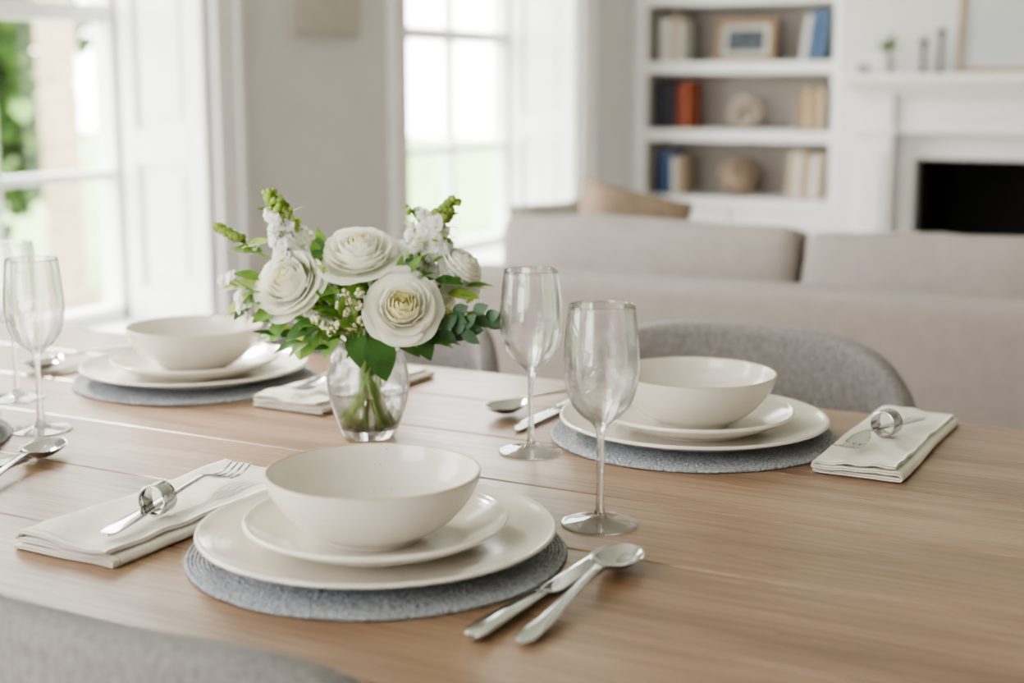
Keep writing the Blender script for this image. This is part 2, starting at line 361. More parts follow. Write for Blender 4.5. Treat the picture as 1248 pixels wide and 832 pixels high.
mb.box(-1.342,-.298,F+.015,F+.03,.94,.965); mb.box(-1.20,-.44,F+.02,F+.03,.99,1.07)
mb.box(-1.342,OX0,5.69,G,0.001,.95); mb.box(OX1,-.298,5.69,G,0.001,.95); mb.box(OX0,OX1,5.69,G,OZ,.95)
mb.box(-1.50,-.14,F-.02,G,1.09,1.115); mb.box(-1.52,-.12,F-.045,G,1.115,1.135); mb.box(-1.545,-.095,F-.07,G,1.135,1.168)
mb.obj('fireplace_mantel',[M['trim']],False,bevel=.004)
mb=MB(); mb.box(-1.5,-.14,5.15,5.58,0,.03); mb.obj('hearth_slab',[mat('slate',srgb(90,90,92),.5)],False,bevel=.004)
mb=MB(); lathe(mb,catmull([(0,0),(.022,0),(.03,.02),(.032,.05),(.018,.075),(.02,.085),(.016,.085),(.014,.07),(0,.06)],3),32)
tv=mb.obj('bud_vase',[mat('white_porcelain',srgb(196,193,188),.3)],True,(-1.385,5.63,1.169))
mb=MB()
def leaf(mb,base,d,L,W,mi,up=(0,0,1),curl=.25,rows=6,fold=.18,blunt=.8):
    base=Vector(base); d=Vector(d).normalized(); up=Vector(up)
    s=d.cross(up)
    if s.length<.05: s=d.cross(Vector((1,0,0)))
    s.normalize(); n=s.cross(d)
    vs=[];fs=[]
    for i in range(rows+1):
        t=i/rows; w=W*math.sin(math.pi*min(1,t**blunt))**.8 if 0<t<1 else W*.03
        c=base+d*L*t-n*curl*L*t*t
        vs+= [c-s*w+n*fold*w, c, c+s*w+n*fold*w]
    for i in range(rows):
        for k in(0,1): fs.append((i*3+k,i*3+k+1,i*3+k+4,i*3+k+3))
    mb.add(vs,fs,mi)
for k in range(30):
    a=random.uniform(0,6.28); b=random.uniform(.4,1.3)
    leaf(mb,(0,0,.082),(math.cos(a)*math.cos(b),math.sin(a)*math.cos(b),math.sin(b)),random.uniform(.05,.09),.012,0)
mb.obj('greenery',[M['g2']],True,parent=tv)
for (x,h) in((-1.245,.13),(-1.18,.165)):
    mb=MB(); lathe(mb,catmull([(0,0),(.022,0),(.022,.006),(.009,.012),(.008,.05),(.011,.06),(.008,.07),(.009,h-.03),(.015,h-.02),(.015,h),(0,h)],3),24)
    mb.obj('candlestick',[mat('pewter',srgb(56,56,60),.4,.3)],True,(x,5.63,1.169))
mb=MB(); lathe(mb,[(0,0),(.022,0),(.026,.03),(.02,.035),(0,.033)],24); mb.obj('votive_holder',[mat('grey_glaze',srgb(150,150,150),.4)],True,(-1.475,5.63,1.169))
e=empty('framed_artwork',(-.73,5.665,1.169)); X=Matrix.Rotation(math.radians(-4),4,'X')
mb=MB(); w,h=.8,.62
for b in((-w/2,w/2,0,.025,0,.02),(-w/2,w/2,0,.025,h-.02,h),(-w/2,-w/2+.02,0,.025,.02,h-.02),(w/2-.02,w/2,0,.025,.02,h-.02)): mb.box(*b,0,X)
mb.obj('frame',[mat('pale_oak_frame',srgb(176,150,118),.5)],False,parent=e)
mb=MB(); mb.box(-w/2+.02,w/2-.02,.01,.02,.02,h-.02,0,X); mb.obj('print',[mat('abstract_print',srgb(202,203,204),.7,var=.08,vscale=3)],False,parent=e)
# ------------------------------------------------------------------ sofa
e=empty('sofa',(0,0,0))
SX0,SX1=-1.68,.74
def part(name,fn,m,parent,loc=(0,0,0),rot=0):
    mb=MB(); fn(mb); return mb.obj(name,[m],True,loc,rot,parent)
part('back_frame',lambda q:softbox(q,SX1-SX0,.14,.65,.025,n=16),M['sofa'],e,((SX0+SX1)/2,2.83,.39))
part('base',lambda q:softbox(q,SX1-SX0-.02,.78,.24,.03,n=12),M['sofa'],e,((SX0+SX1)/2,3.28,.20))
for nme,x in(('arm_1',SX0+.08),('arm_2',SX1-.08)):
    part(nme,lambda q:softbox(q,.16,.80,.50,.05,n=12),M['sofa'],e,(x,3.30,.33))
CWS=[.735,.78,.78]; cx0=SX0+.05
for k in range(3):
    cx=cx0+CWS[k]/2
    part('back_cushion_%d'%(k+1),lambda q,k=k:softbox(q,CWS[k]-.012,.19,.42,.035,(0,.02,.008),18,wob=.012,seed=k),M['sofa'],e,(cx,3.02,.603),(math.radians(-6),0,0)); cx0+=CWS[k]
for k in range(3):
    w2=(SX1-SX0-.34)/3; cx=SX0+.17+w2*(k+.5)
    part('seat_cushion_%d'%(k+1),lambda q,k=k:softbox(q,w2-.004,.52,.13,.05,(0,0,.02),14),M['sofa'],e,(cx,3.42,.385))
mb=MB()
for x in(SX0+.1,SX1-.1):
    for y in(2.85,3.6): tube(mb,[(x,y,0),(x,y,.1)],.02,12)
mb.obj('feet',[M['leg']],True,parent=e)
def pillow(name,m,loc,rot,s=.42,th=.14):
    mb=MB(); n=20; vs=[];fs=[]
    for sd in(1,-1):
        for i in range(n+1):
            for j in range(n+1):
                u=2*i/n-1; v=2*j/n-1
                t=((1-u**4)*(1-v**4))**.55 if abs(u)<1 and abs(v)<1 else 0
                pin=1-.07*(1-abs(u*v))*(max(abs(u),abs(v)))**4
                vs.append((u*s/2*pin,sd*t*th/2,v*s/2*pin))
    N=(n+1)**2
    for o in(0,N):
        for i in range(n):
            for j in range(n):
                a=o+i*(n+1)+j; q=(a,a+1,a+n+2,a+n+1); fs.append(q if o else q[::-1])
    mb.add(vs,fs); return mb.obj(name,[m],True,loc,rot)
pillow('throw_pillow',M['pillow1'],(-1.455,3.33,.72),(math.radians(-20),math.radians(14),math.radians(35)),.30,.17)
pillow('throw_pillow',M['pillow2'],(-1.60,3.28,.70),(math.radians(-16),math.radians(-6),math.radians(40)),.28,.13)
# ------------------------------------------------------------------ dining table
TX0,TX1,TY0,TY1,TZ=-1.78,.62,.70,1.60,.75
e=empty('dining_table')
mb=MB()
for k in range(6): mb.box(TX0,TX1,TY0+.15*k+.0004,TY0+.15*(k+1)-.0004,TZ-.032,TZ)
mb.obj('table_top',[M['table']],False,parent=e,bevel=.0020)
mb=MB(); mb.box(TX0+.12,TX1-.12,TY0+.19,TY0+.215,TZ-.10,TZ-.032); mb.box(TX0+.12,TX1-.12,TY1-.215,TY1-.19,TZ-.10,TZ-.032)
mb.box(TX0+.12,TX0+.145,TY0+.215,TY1-.215,TZ-.10,TZ-.032); mb.box(TX1-.145,TX1-.12,TY0+.215,TY1-.215,TZ-.10,TZ-.032)
mb.obj('apron',[M['table']],False,parent=e)
for k,(x,y) in enumerate([(TX0+.06,TY0+.06),(TX0+.06,TY1-.12),(TX1-.12,TY0+.06),(TX1-.12,TY1-.12)]):
    mb=MB(); mb.box(x,x+.06,y,y+.06,0,TZ-.032); mb.obj('leg_%d'%(k+1),[M['table']],False,parent=e,bevel=.003)
# ------------------------------------------------------------------ chairs
def chair(loc,rot,ztop=.80,wx=.20,pw=3.4):
    e=empty('dining_chair',loc,rot)
    mb=MB(); nt_,nv=48,12; vs=[];fs=[]; th=.034
    def pt(a,v,side):
        s=abs(a)/math.radians(95); top=.49+(ztop-.49)*(1-s**pw)
        z=.43+(top-.43)*v; fl=1+.10*((z-.43)/.36)
        rx,ry=wx,.13
        ca,sa=math.cos(a),math.sin(a)
        x=rx*math.copysign(abs(sa)**.85,sa); y=ry*math.copysign(abs(ca)**.85,ca)
        n=Vector((sa/rx,ca/ry,0)).normalized()
        k=th/2*(1-.25*s)
        return Vector((x*fl,y*fl,z))+n*side*k
    ringN=None
    for i in range(nt_+1):
        a=math.radians(-95+190*i/nt_); ring=[]
        for j in range(nv+1): ring.append(pt(a,j/nv*.96,1))
        o=pt(a,.96,1); q=pt(a,.96,-1); c=(o+q)/2; d=(o-q)/2
        for t in(30,60,90,120,150): ring.append(c+d*math.cos(math.radians(t))+Vector((0,0,1))*.016*math.sin(math.radians(t)))
        for j in range(nv,-1,-1): ring.append(pt(a,j/nv*.96,-1))
        ringN=len(ring); vs+=ring
    for i in range(nt_):
        for j in range(ringN):
            j2=(j+1)%ringN; fs.append((i*ringN+j,(i+1)*ringN+j,(i+1)*ringN+j2,i*ringN+j2))
    fs.append(tuple(range(ringN))); fs.append(tuple(range(nt_*ringN,(nt_+1)*ringN))[::-1])
    mb.add(vs,fs); mb.obj('backrest',[M['chair']],True,parent=e)
    mb=MB(); softbox(mb,.40,.42,.09,.04,(0,0,.012),14); mb.obj('seat',[M['chair']],True,(0,-.06,.445),parent=e)
    mb=MB()
    for sx in(-1,1):
        for sy in(-1,1):
            tube(mb,[(sx*.14,-.06+sy*.14,.41),(sx*.20,-.06+sy*.20,0)],[.016,.009],12)
    mb.obj('legs',[M['leg']],True,parent=e)
    return e
chair((-.622,1.70,0),0,.800,.244,3.0)
chair((-1.178,1.67,0),math.radians(0),.80,.208,3.6)
chair((-.650,.757,0),math.radians(180),.792,.220,4)
chair((-1.34,.72,0),math.radians(180),.79,.205,4)
# ------------------------------------------------------------------ tableware
MR=.153
def placemat(x,y):
    mb=MB(); R=MR; prof=[(0,0),(R-.002,0),(R,.0012),(R-.001,.0028)]
    r=R-.0015; n=46; st=(R-.012)/n
    for k in range(n):
        prof+=[(r-st*.0,.0030),(r-st*.3,.0036),(r-st*.6,.0036),(r-st*.85,.0030),(r-st*.95,.0021)]; r-=st
    prof+=[(0,.0030)]
    lathe(mb,prof,144)
    for p in mb.v:
        d=math.hypot(p.x,p.y)
        if d>.02:
            f=1+noise.noise(Vector((p.x/d*3+x,p.y/d*3+y,0)))*.006; p.x*=f; p.y*=f
    return mb.obj('round_placemat',[M['mat']],True,(x,y,TZ+.0002))
def plate(name,x,y,z,R,h):
    p=catmull([(0,.001),(R*.50,.001),(R*.53,0),(R*.58,0),(R*.60,.002),(R*.80,h*.42),(R*.96,h*.82),(R*.995,h*.93),(R,h),(R*.992,h+.0018),(R*.975,h+.0014),(R*.92,h*.86),(R*.78,h*.50),(R*.66,.0058),(R*.5,.0048),(0,.0046)],4)
    mb=MB(); lathe(mb,p,128); return mb.obj(name,[M['plate']],True,(x,y,z))
def bowl(x,y,z):
    h=.055
    p=catmull([(0,.003),(.030,.003),(.032,0),(.037,0),(.039,.003),(.058,.0135),(.074,.029),(.0825,.043),(.0858,.0545),(.0852,.0558),(.0835,.0552),(.0800,.043),(.0715,.030),(.0555,.0165),(.033,.0088),(0,.0068)],4)
    mb=MB(); lathe(mb,p,128,mfun=lambda a,b:1 if (a[1]+b[1])/2>.0552 else 0)
    return mb.obj('stoneware_bowl',[M['bowl'],M['rim']],True,(x,y,z),random.uniform(0,6))
def setting(x,y,R=.143,by=0):
    placemat(x,y); plate('dinner_plate',x,y,TZ+.0042,R,.018); plate('salad_plate',x+.001,y+by*.4,TZ+.0094,.106,.021); bowl(x+.001,y+by,TZ+.0146)
setting(-.617,.917,.144,-.006); setting(-.534,1.402); setting(-1.203,1.380); setting(-1.295,.955)
def loft(mb,st,nu=10,mi=0,X=None):
    vs=[];fs=[]; n=2*nu
    for (y,xc,hw,ze,dp,th) in st:
        for k in range(nu+1):
            u=-1+2*k/nu; vs.append((xc+hw*u,y,ze-dp*(1-u*u)))
        for k in range(nu-1,0,-1):
            u=-1+2*k/nu; vs.append((xc+hw*u,y,ze-dp*(1-u*u)-th*math.sqrt(max(0,1-u*u))))
    for i in range(len(st)-1):
        for k in range(n):
            k2=(k+1)%n; fs.append((i*n+k,i*n+k2,(i+1)*n+k2,(i+1)*n+k))
    fs.append(tuple(range(n))); fs.append(tuple(range((len(st)-1)*n,len(st)*n))[::-1])
    mb.add(vs,fs,mi,X)
def HAND(L0=.145):
    return [(0,0,.002,.0035,0,.0015),(.002,0,.0055,.004,0,.003),(.008,0,.0078,.0045,0,.0038),(.03,0,.0078,.0055,-.0008,.0038),(.06,0,.0062,.0075,-.0008,.0036),(.10,0,.0042,.011,-.0006,.0034),(.13,0,.0034,.0135,-.0003,.0032),(L0,0,.0034,.014,0,.003)]
def spoon(a,b,z=TZ):
    a=Vector(a);b=Vector(b);d=b-a; sc=d.length/.212
    st=catmull(HAND()+[(.152,0,.0062,.0135,.001,.0026)]+[(.152+.06*t,0,.0215*math.sqrt(max(.0008,1-((t-.55)/(.56 if t<.55 else .452))**2)),.0125-.002*t+ (.002*t*t),.0100*math.sin(math.pi*min(1,max(0,t)))**.8 if 0<t<1 else 0,.0012) for t in(.1,.2,.35,.5,.65,.8,.9,.96,1)],3)
    mb=MB(); loft(mb,st,14); ob=mb.obj('dessert_spoon',[M['steel']],True,(a.x,a.y,z+.0006),math.atan2(-d.x,d.y)); ob.scale=(sc,)*3; return ob
def knife(a,b,z=TZ):
    a=Vector(a);b=Vector(b);d=b-a; sc=d.length/.215
    mb=MB()
    st=catmull([(0,0,.003,.005,0,.003),(.002,0,.0068,.0062,0,.006),(.012,0,.0088,.0068,-.0010,.0066),(.05,0,.0078,.0066,-.0010,.0064),(.09,0,.0062,.006,-.0005,.0055),(.098,0,.0052,.0055,0,.0045),(.104,.0005,.0062,.004,0,.0025),(.115,.0008,.0088,.0032,0,.0022),(.16,.0005,.0092,.003,0,.002),(.19,-.0002,.0085,.0028,0,.0018),(.205,-.0022,.0062,.0026,0,.0015),(.213,-.0046,.0032,.0025,0,.001),(.215,-.006,.0008,.0025,0,.0005)],3)
    loft(mb,st,10); ob=mb.obj('dinner_knife',[M['steel']],True,(a.x,a.y,z+.0006),math.atan2(-d.x,d.y)); ob.scale=(sc,)*3; return ob
def fork(a,b,z):
    a=Vector(a);b=Vector(b);d=b-a; sc=d.length/.205
    mb=MB(); st=catmull(HAND(.140)+[(.147,0,.006,.0125,.0002,.0024),(.155,0,.0108,.0095,.0010,.0020),(.165,0,.0122,.0065,.0012,.0018),(.170,0,.0122,.0055,.0010,.0018)],3)
    loft(mb,st,12)
    for k in range(4):
        xc=(-1.5+k)*.0068
        loft(mb,catmull([(.1685,xc,.0018,.0052,0,.0018),(.180,xc*.98,.0016,.0040,0,.0017),(.192,xc*.96,.0014,.0052,0,.0015),(.201,xc*.94,.0010,.0078,0,.0012),(.205,xc*.93,.0004,.0092,0,.0006)],3),6)
    ob=mb.obj('dinner_fork',[M['steel']],True,(a.x,a.y,z),math.atan2(-d.x,d.y)); ob.scale=(sc,)*3; return ob
def ring(x,y,z,rot):
    mb=MB(); r,w=.0118,.0092
    p=[(r,-w),(r+.0012,-w),(r+.0020,-w+.001),(r+.0014,-w*.4),(r+.0022,0),(r+.0014,w*.4),(r+.0020,w-.001),(r+.0012,w),(r,w),(r-.0002,0),(r,-w)]
    lathe(mb,p,64,0,Matrix.Rotation(math.radians(90),4,'X'))
    return mb.obj('napkin_ring',[M['steel']],True,(x,y,z+r+.0022),rot)
def napkin(x0,x1,y0,y1,rot=0,seed=1,layers=3):
    lt=.0040; W=x1-x0; Ln=y1-y0; path=[]; hw=W/2; th=.00175
    for L in range(layers):
        z=.0020+L*lt; xs=[-hw+.003+ (W-.006)*k/18 for k in range(19)]
        if L%2: xs=xs[::-1]
        ins=.0022*L
        for x in xs: path.append((x*(1-ins*2/W),z))
        if L<layers-1:
            sx=1 if L%2==0 else -1
            for t in(-60,-30,0,30,60): path.append((sx*(hw-.003-ins+lt*.5*math.cos(math.radians(t))+.0002),z+lt/2+lt/2*math.sin(math.radians(t))))
    ny=36; vs=[];fs=[];ms=[]; n=len(path); H=layers*lt
    def disp(x,y,z):
        k=(z/H)**1.3
        return ((noise.noise(Vector((x*15+seed*7,y*9,seed)))+.3)*.0070+noise.noise(Vector((x*50+y*30,y*22,seed*3)))*.0032)*k
    e0=-Ln/2; ys=[e0,e0+.0012,e0+.006,e0+.0075]+[e0+.0075+(Ln-.015)*k/ny for k in range(1,ny)]+[-e0-.0075,-e0-.006,-e0-.0012,-e0]
    NY=len(ys)
    for s in(1,-1):
        for jj,yy in enumerate(ys):
            tk=th*(.45 if jj in(0,NY-1) else 1)
            for i,(px,pz) in enumerate(path):
                a=path[max(i-1,0)];b=path[min(i+1,n-1)]; dx,dz=b[0]-a[0],b[1]-a[1]; l=math.hypot(dx,dz) or 1
                nx,nz=-dz/l*tk*s,dx/l*tk*s
                sk=noise.noise(Vector((int(pz/lt)*3.3,seed,yy*5)))*.0045; yo=yy*(1-.022*(pz/H))+noise.noise(Vector((px*16,seed+int(pz/lt)*2.7,0)))*.0036
                ed=1 if abs(px)<hw*.9 else .5
                vs.append((px+nx+sk,yo,max(.0002,pz+nz)+max(0,disp(px,yy,pz))*ed))
    for o,s in((0,1),(NY*n,-1)):
        for j in range(NY-1):
            for i in range(n-1):
                q=(o+j*n+i,o+j*n+i+1,o+(j+1)*n+i+1,o+(j+1)*n+i); fs.append(q if s>0 else q[::-1]); ms.append(1 if j in(2,NY-4) else 0)
    O=NY*n
    for j in range(NY-1):
        for i in(0,n-1): fs.append((j*n+i,(j+1)*n+i,O+(j+1)*n+i,O+j*n+i)); ms.append(0)
    for i in range(n-1):
        for j in(0,NY-1): fs.append((j*n+i,j*n+i+1,O+j*n+i+1,O+j*n+i)); ms.append(0)
    mb=MB(); mb.add(vs,fs,ms); return mb.obj('linen_napkin',[M['napkin'],M['hem']],True,((x0+x1)/2,(y0+y1)/2,TZ+.0002),rot)
NZ=TZ+.0152
napkin(-.884,-.774,.782,1.046,0,1); napkin(-.383,-.293,1.317,1.588,0,2); napkin(-1.043,-.943,1.29,1.54,0,3)
fork((-.797,.800),(-.829,1.010),NZ+.0022); ring(-.807,.872,NZ+.0006,math.atan2(.032,.21))
fork((-.318,1.520),(-.357,1.338),NZ+.0022); ring(-.336,1.436,NZ+.0006,math.atan2(.039,-.182))
fork((-.970,1.50),(-.995,1.30),NZ+.0022); ring(-.983,1.39,NZ+.0006,-.12)
knife((-.455,.788),(-.449,1.003)); spoon((-.422,.798),(-.431,.998))
knife((-.712,1.535),(-.712,1.325)); spoon((-.732,1.575),(-.762,1.365))
knife((-1.380,1.51),(-1.380,1.30)); spoon((-1.43,1.52),(-1.42,1.30))
knife((-1.075,.80),(-1.098,1.010)); spoon((-1.008,.825),(-1.090,1.033))
def wineglass(x,y,s=1):
    p=catmull([(0,0),(.020,0),(.031,0),(.0325,.0007),(.0322,.0014),(.024,.0024),(.009,.0052),(.0045,.0110),(.0034,.025),(.0032,.050),(.0034,.072),(.0046,.082),(.0090,.0885),(.018,.0955),(.0262,.107),(.0308,.124),(.0318,.142),(.0303,.164),(.0276,.188)],5)
    q=catmull([(.0276,.188),(.0273,.1885),(.0269,.188)],3)
    r=catmull([(.0269,.188),(.0296,.164),(.0311,.142),(.0301,.124),(.0255,.1078),(.017,.0970),(.0085,.0910),(.003,.0898),(0,.0896)],5)
    mb=MB(); lathe(mb,p[:-1]+q[:-1]+r,96); ob=mb.obj('wine_glass',[M['glass']],True,(x,y,TZ+.0003)); ob.scale=(s,)*3; return ob
wineglass(-.656,1.259); wineglass(-.4906,1.070,1.01); wineglass(-1.171,1.089,1.0); wineglass(-1.319,1.193,1.0)
# ------------------------------------------------------------------ vase & bouquet
VX,VY=-.8425,1.24; VR=math.radians(28.3)
mb=MB()
o=catmull([(0,0),(.024,0),(.0285,.002),(.035,.018),(.0425,.042),(.0440,.062),(.0405,.082),(.0368,.094),(.0375,.101),(.0385,.1045)],5)
i_=catmull([(.0385,.1045),(.0378,.1052),(.0365,.1045),(.0350,.094),(.0388,.082),(.0421,.062),(.0406,.042),(.0332,.019),(.024,.0105),(0,.009)],5)
lathe(mb,o[:-1]+i_,96); vase=mb.obj('glass_vase',[M['vglass']],True,(VX,VY,TZ+.0003),VR)
mb=MB(); lathe(mb,catmull([(0,.0093),(.0238,.0108),(.0329,.0192),(.0403,.042),(.0413,.048)],5)+[(.0411,.0485),(0,.0485)],96)
mb.obj('water',[M['water']],True,parent=vase)
bq=empty('flower_bouquet',(VX,VY,TZ),VR)
def Q(px,py,y=0):
    """bouquet plan measured off the reference: lateral / depth / height in metres from the vase base"""
    v=(py-416)/1733; t=(1.491+y)/(.9843-.1766*v)
    return Vector(((px-624)/1733*t+.154,y,.37-t*(.1766+.9843*v)))
def rose(name,c,d,R,openk=1,seed=0):
    rnd=random.Random(seed); mb=MB()
    q=Vector(d).normalized().to_track_quat('Z','Y').to_matrix().to_4x4(); X=Matrix.Translation(c)@q
    rings=[(2,.06,.95,1.9,.5),(3,.12,.97,1.3,.5),(3,.19,.98,1.25,.45),(4,.27,.975,1.0,.38),(4,.35,.96,.98,.3),(5,.44,.93,.85,.24),(5,.53,.89,.84,.16),(6,.63,.83,.74,.08),(6,.74,.74,.72,0),(6,.86,.62,.76,0),(6,.99,.46,.76,0)]
    lathe(mb,[(0,.2*R),(.10*R,.1*R),(.16*R,-.3*R),(.10*R,-.6*R)][::-1],12,1,X)
    off=0
    for k,(n,Rr,H,W,cl) in enumerate(rings):
        off+=.7+rnd.random()*.5
        for p in range(n):
            a0=off+2*math.pi*p/n+rnd.uniform(-.12,.12); rr=Rr*rnd.uniform(.95,1.05); hh=H*rnd.uniform(.96,1.04)
            cu=max(0,(k-5)/5)*openk*rnd.uniform(.5,1.35); nu,nv=12,9; vs=[];fs=[]; tilt=rnd.uniform(-.06,.06)
            for j in range(nv+1):
                for i in range(nu+1):
                    u=2*i/nu-1; v=j/nv*(1-.14*abs(u)**3)
                    r=rr*(1-(1-v)**2.6)*(1-cl*max(0,(v-.45)/.55)**2*.8); z=hh*v**1.3
                    if v>.6:
                        t=(v-.6)/.4; r+=.20*cu*t*t; z-=.15*cu*t*t
                    wv=min(1,.4+.85*v**.6)
                    a=a0+u*W*wv
                    r+=.035*u*v*min(1,Rr*3)
                    nzv=noise.noise(Vector((a*2.6,v*2.2,seed+k*3.1+p)))*.06*v*min(1,Rr*1.6)
                    r+=nzv; z+=nzv*.7+tilt*u*v
                    vs.append((r*R*math.cos(a),r*R*math.sin(a),(z-.62)*R))
            for j in range(nv):
                for i in range(nu): fs.append((j*(nu+1)+i,j*(nu+1)+i+1,(j+1)*(nu+1)+i+1,(j+1)*(nu+1)+i))
            mb.add(vs,fs,1 if k<(6 if name=='rose_3' else 4) else 0,X)
    lathe(mb,[(0,-.78*R),(.12*R,-.74*R),(.2*R,-.66*R),(.16*R,-.6*R),(0,-.58*R)],16,2,X)
    for p in range(5):
        a=p*1.2566; leaf(mb,X@Vector((.12*R*math.cos(a),.12*R*math.sin(a),-.66*R)),(X.to_3x3()@Vector((math.cos(a),math.sin(a),.05))),R*.7,R*.13,2,curl=.1)
    return mb.obj(name,[M['rose'],M['rose2'],M['g2']],True,parent=bq)
roses=[('rose_1',Q(347,341,-.025),(-.42,-.74,.52),.0375,1.1,3),('rose_2',Q(436,300,-.015),(-.02,-.50,.86),.0390,1.1,5),('rose_3',Q(490,372,-.060),(.10,-.88,.46),.0360,1.1,9),('rose_4',Q(568,319,.0),(.62,-.25,.74),.0240,.3,12),('rose_5',Q(537,356,.02),(.5,-.5,.6),.022,.6,14)]
for r in roses: rose(*r)
st=MB()
def stem(top,foot=None,r=.0016):
    top=Vector(top)
    a=random.uniform(0,6.28)
    ft=Vector((-top.x*.14+.016*math.cos(a),.018*math.sin(a),.0125)) if foot is None else Vector(foot)
    nk=Vector((top.x*.22+random.uniform(-.006,.006),top.y*.2+random.uniform(-.008,.008),.098))
    nk.x=max(-.026,min(.026,nk.x)); nk.y=max(-.022,min(.022,nk.y))
    P=catmull([tuple(ft),tuple(ft*.45+nk*.55),tuple(nk),tuple(nk.lerp(top,.5)+Vector((0,0,.008))),tuple(top)],5)
    tube(st,P,r,7,0)
    return P
for r in roses:
    d=Vector(r[2]).normalized(); stem(r[1]-d*r[3]*.75,r=.0021)
fl=MB()
def floret(c,d,s,mi=0,n=5):
    c=Vector(c); d=Vector(d).normalized(); q=d.to_track_quat('Z','Y').to_matrix()
    for L in range(2):
        for k in range(n):
            a=2*math.pi*k/n+L*.6+random.uniform(-.2,.2); el=.3+L*.6+random.uniform(-.2,.2)
            dd=q@Vector((math.cos(a)*math.cos(el),math.sin(a)*math.cos(el),math.sin(el)))
            leaf(fl,c,dd,s*(1-.2*L),s*.42,mi,up=tuple(d),curl=.25,rows=4,blunt=1.4,fold=.25)
def ball(mb,c,r,mi,seg=8):
    lathe(mb,[(r*math.sin(math.pi*k/6),-r*math.cos(math.pi*k/6)) for k in range(7)],seg,mi,Matrix.Translation(c))
def spray(P,n,s,spread,tipn=10,green=.35):
    C=catmull([tuple(p) for p in P],12)
    tube(st,C,.0013,6,0)
    for k in range(n):
        t=random.uniform(0,1-green); p=Vector(C[int(t*(len(C)-1))]); a=random.uniform(0,6.28)
        o=Vector((math.cos(a),math.sin(a)*.9,random.uniform(-.3,.6)))
        floret(p+o*spread*random.uniform(.4,1)*(1-.45*t),o+Vector((0,-.5,.2)),s*random.uniform(.8,1.15)*(1-.25*t))
        if k%4==0: leaf(fl,p,o+Vector((0,-.3,.4)),spread*1.5,.0035,1,rows=3)
    for k in range(tipn):
        t=1-green*random.random()**.8; p=Vector(C[int(t*(len(C)-1))]); a=random.uniform(0,6.28)
        o=Vector((math.cos(a),math.sin(a),random.uniform(-.2,.8)))*spread*.62*(1.4-t)
        c=p+o; r=random.uniform(.0024,.0040)
        ball(fl,c,r,1)
        if k%2==0: leaf(fl,p,o+Vector((0,0,.3*spread)),.010,.0022,1,rows=3)
spray([Q(395,370),Q(364,318,.005),Q(352,278,.005),Q(326,234,.005)],56,.0100,.023,70,.32)
spray([Q(375,330,.01),Q(350,300,.0),Q(336,252,.0)],52,.0100,.021,8,.08)
spray([Q(400,360,.0),Q(340,322,.0),Q(300,298,.0),Q(264,276,.0)],4,.008,.012,110,.26)
spray([Q(480,350,.01),Q(508,305,.01),Q(530,275,.01),Q(556,243,.01)],56,.0100,.023,70,.28)
spray([Q(500,340,.02),Q(540,315,.01),Q(524,290,.01),Q(500,254,.02)],64,.0100,.023,6,.06)
spray([Q(560,360,.01),Q(550,335,.01),Q(540,290,.01)],42,.0100,.019,4,.08)
spray([Q(400,330,.03),Q(388,318,.03),Q(380,300,.03)],16,.0095,.014,3,.15)
for (a,b,y) in((282,338,-.01),(294,374,-.02),(292,362,-.02),(272,342,0),(302,386,-.01)):
    c=Q(a,b,y); floret(c,(-.7,-.5,.3),.009,0); tube(st,catmull([tuple(Q(345,365,y)),tuple(Q(310,355,y)),tuple(c)],5),.0008,5)
for (a,b) in((414,372),(424,366),(438,357),(421,380),(396,396),(404,404),(441,391),(429,398),(413,396),(436,372),(385,390),(420,358),(548,378)):
    c=Q(a,b,-.055 if a<500 else -.02); 
    for k in range(12):
        o=Vector((random.gauss(0,1),random.gauss(0,1),random.gauss(0,1))).normalized()*.0036
        ball(fl,c+o,.0021,2,6)
    tube(st,catmull([tuple(Q(435,425,-.02)),tuple((Q(435,425,-.02)+c)/2+Vector((0,-.01,0))),tuple(c)],4),.0007,5)
fl.obj('blossom_sprays',[M['white'],M['g3'],M['wax']],True,parent=bq)
lf=MB()
rnd=random.Random(21)
def hides(p,tip=None):
    for r in roses:
        for q in(p,tip or p):
            dx=q.x-r[1].x; dz=q.z-r[1].z
            if math.hypot(dx,dz)<r[3]*1.0 and q.y<r[1].y+.03: return True
    return False
for k in range(700):
    th=rnd.uniform(0,6.28); ph=rnd.uniform(-.50,1.05); rr=rnd.uniform(.35,1)
    o=Vector((math.cos(th)*math.cos(ph)*.118*rr,math.sin(th)*math.cos(ph)*.06*rr,.134+math.sin(ph)*.074*rr))
    d=(o-Vector((0,0,.10))).normalized()+Vector((rnd.uniform(-.5,.5),rnd.uniform(-.5,.5),rnd.uniform(-.5,.3)))
    sm=k%2; mi=rnd.choice([1,1,2,2,0]) if sm else rnd.choice([0,0,1,1,2]); L=rnd.uniform(.010,.018) if sm else rnd.uniform(.018,.032)
    if hides(o,o+d.normalized()*L): continue
    leaf(lf,o,d,L,L*rnd.uniform(.16,.27),mi,up=(rnd.uniform(-.4,.4),-.5,1),curl=rnd.uniform(0,.5))
def bigleaf(a,b,y,d,L,W,mi,curl=.3,up=(0,-.6,1)): leaf(lf,Q(a,b,y),d,L,W,mi,up=up,curl=curl,rows=10)
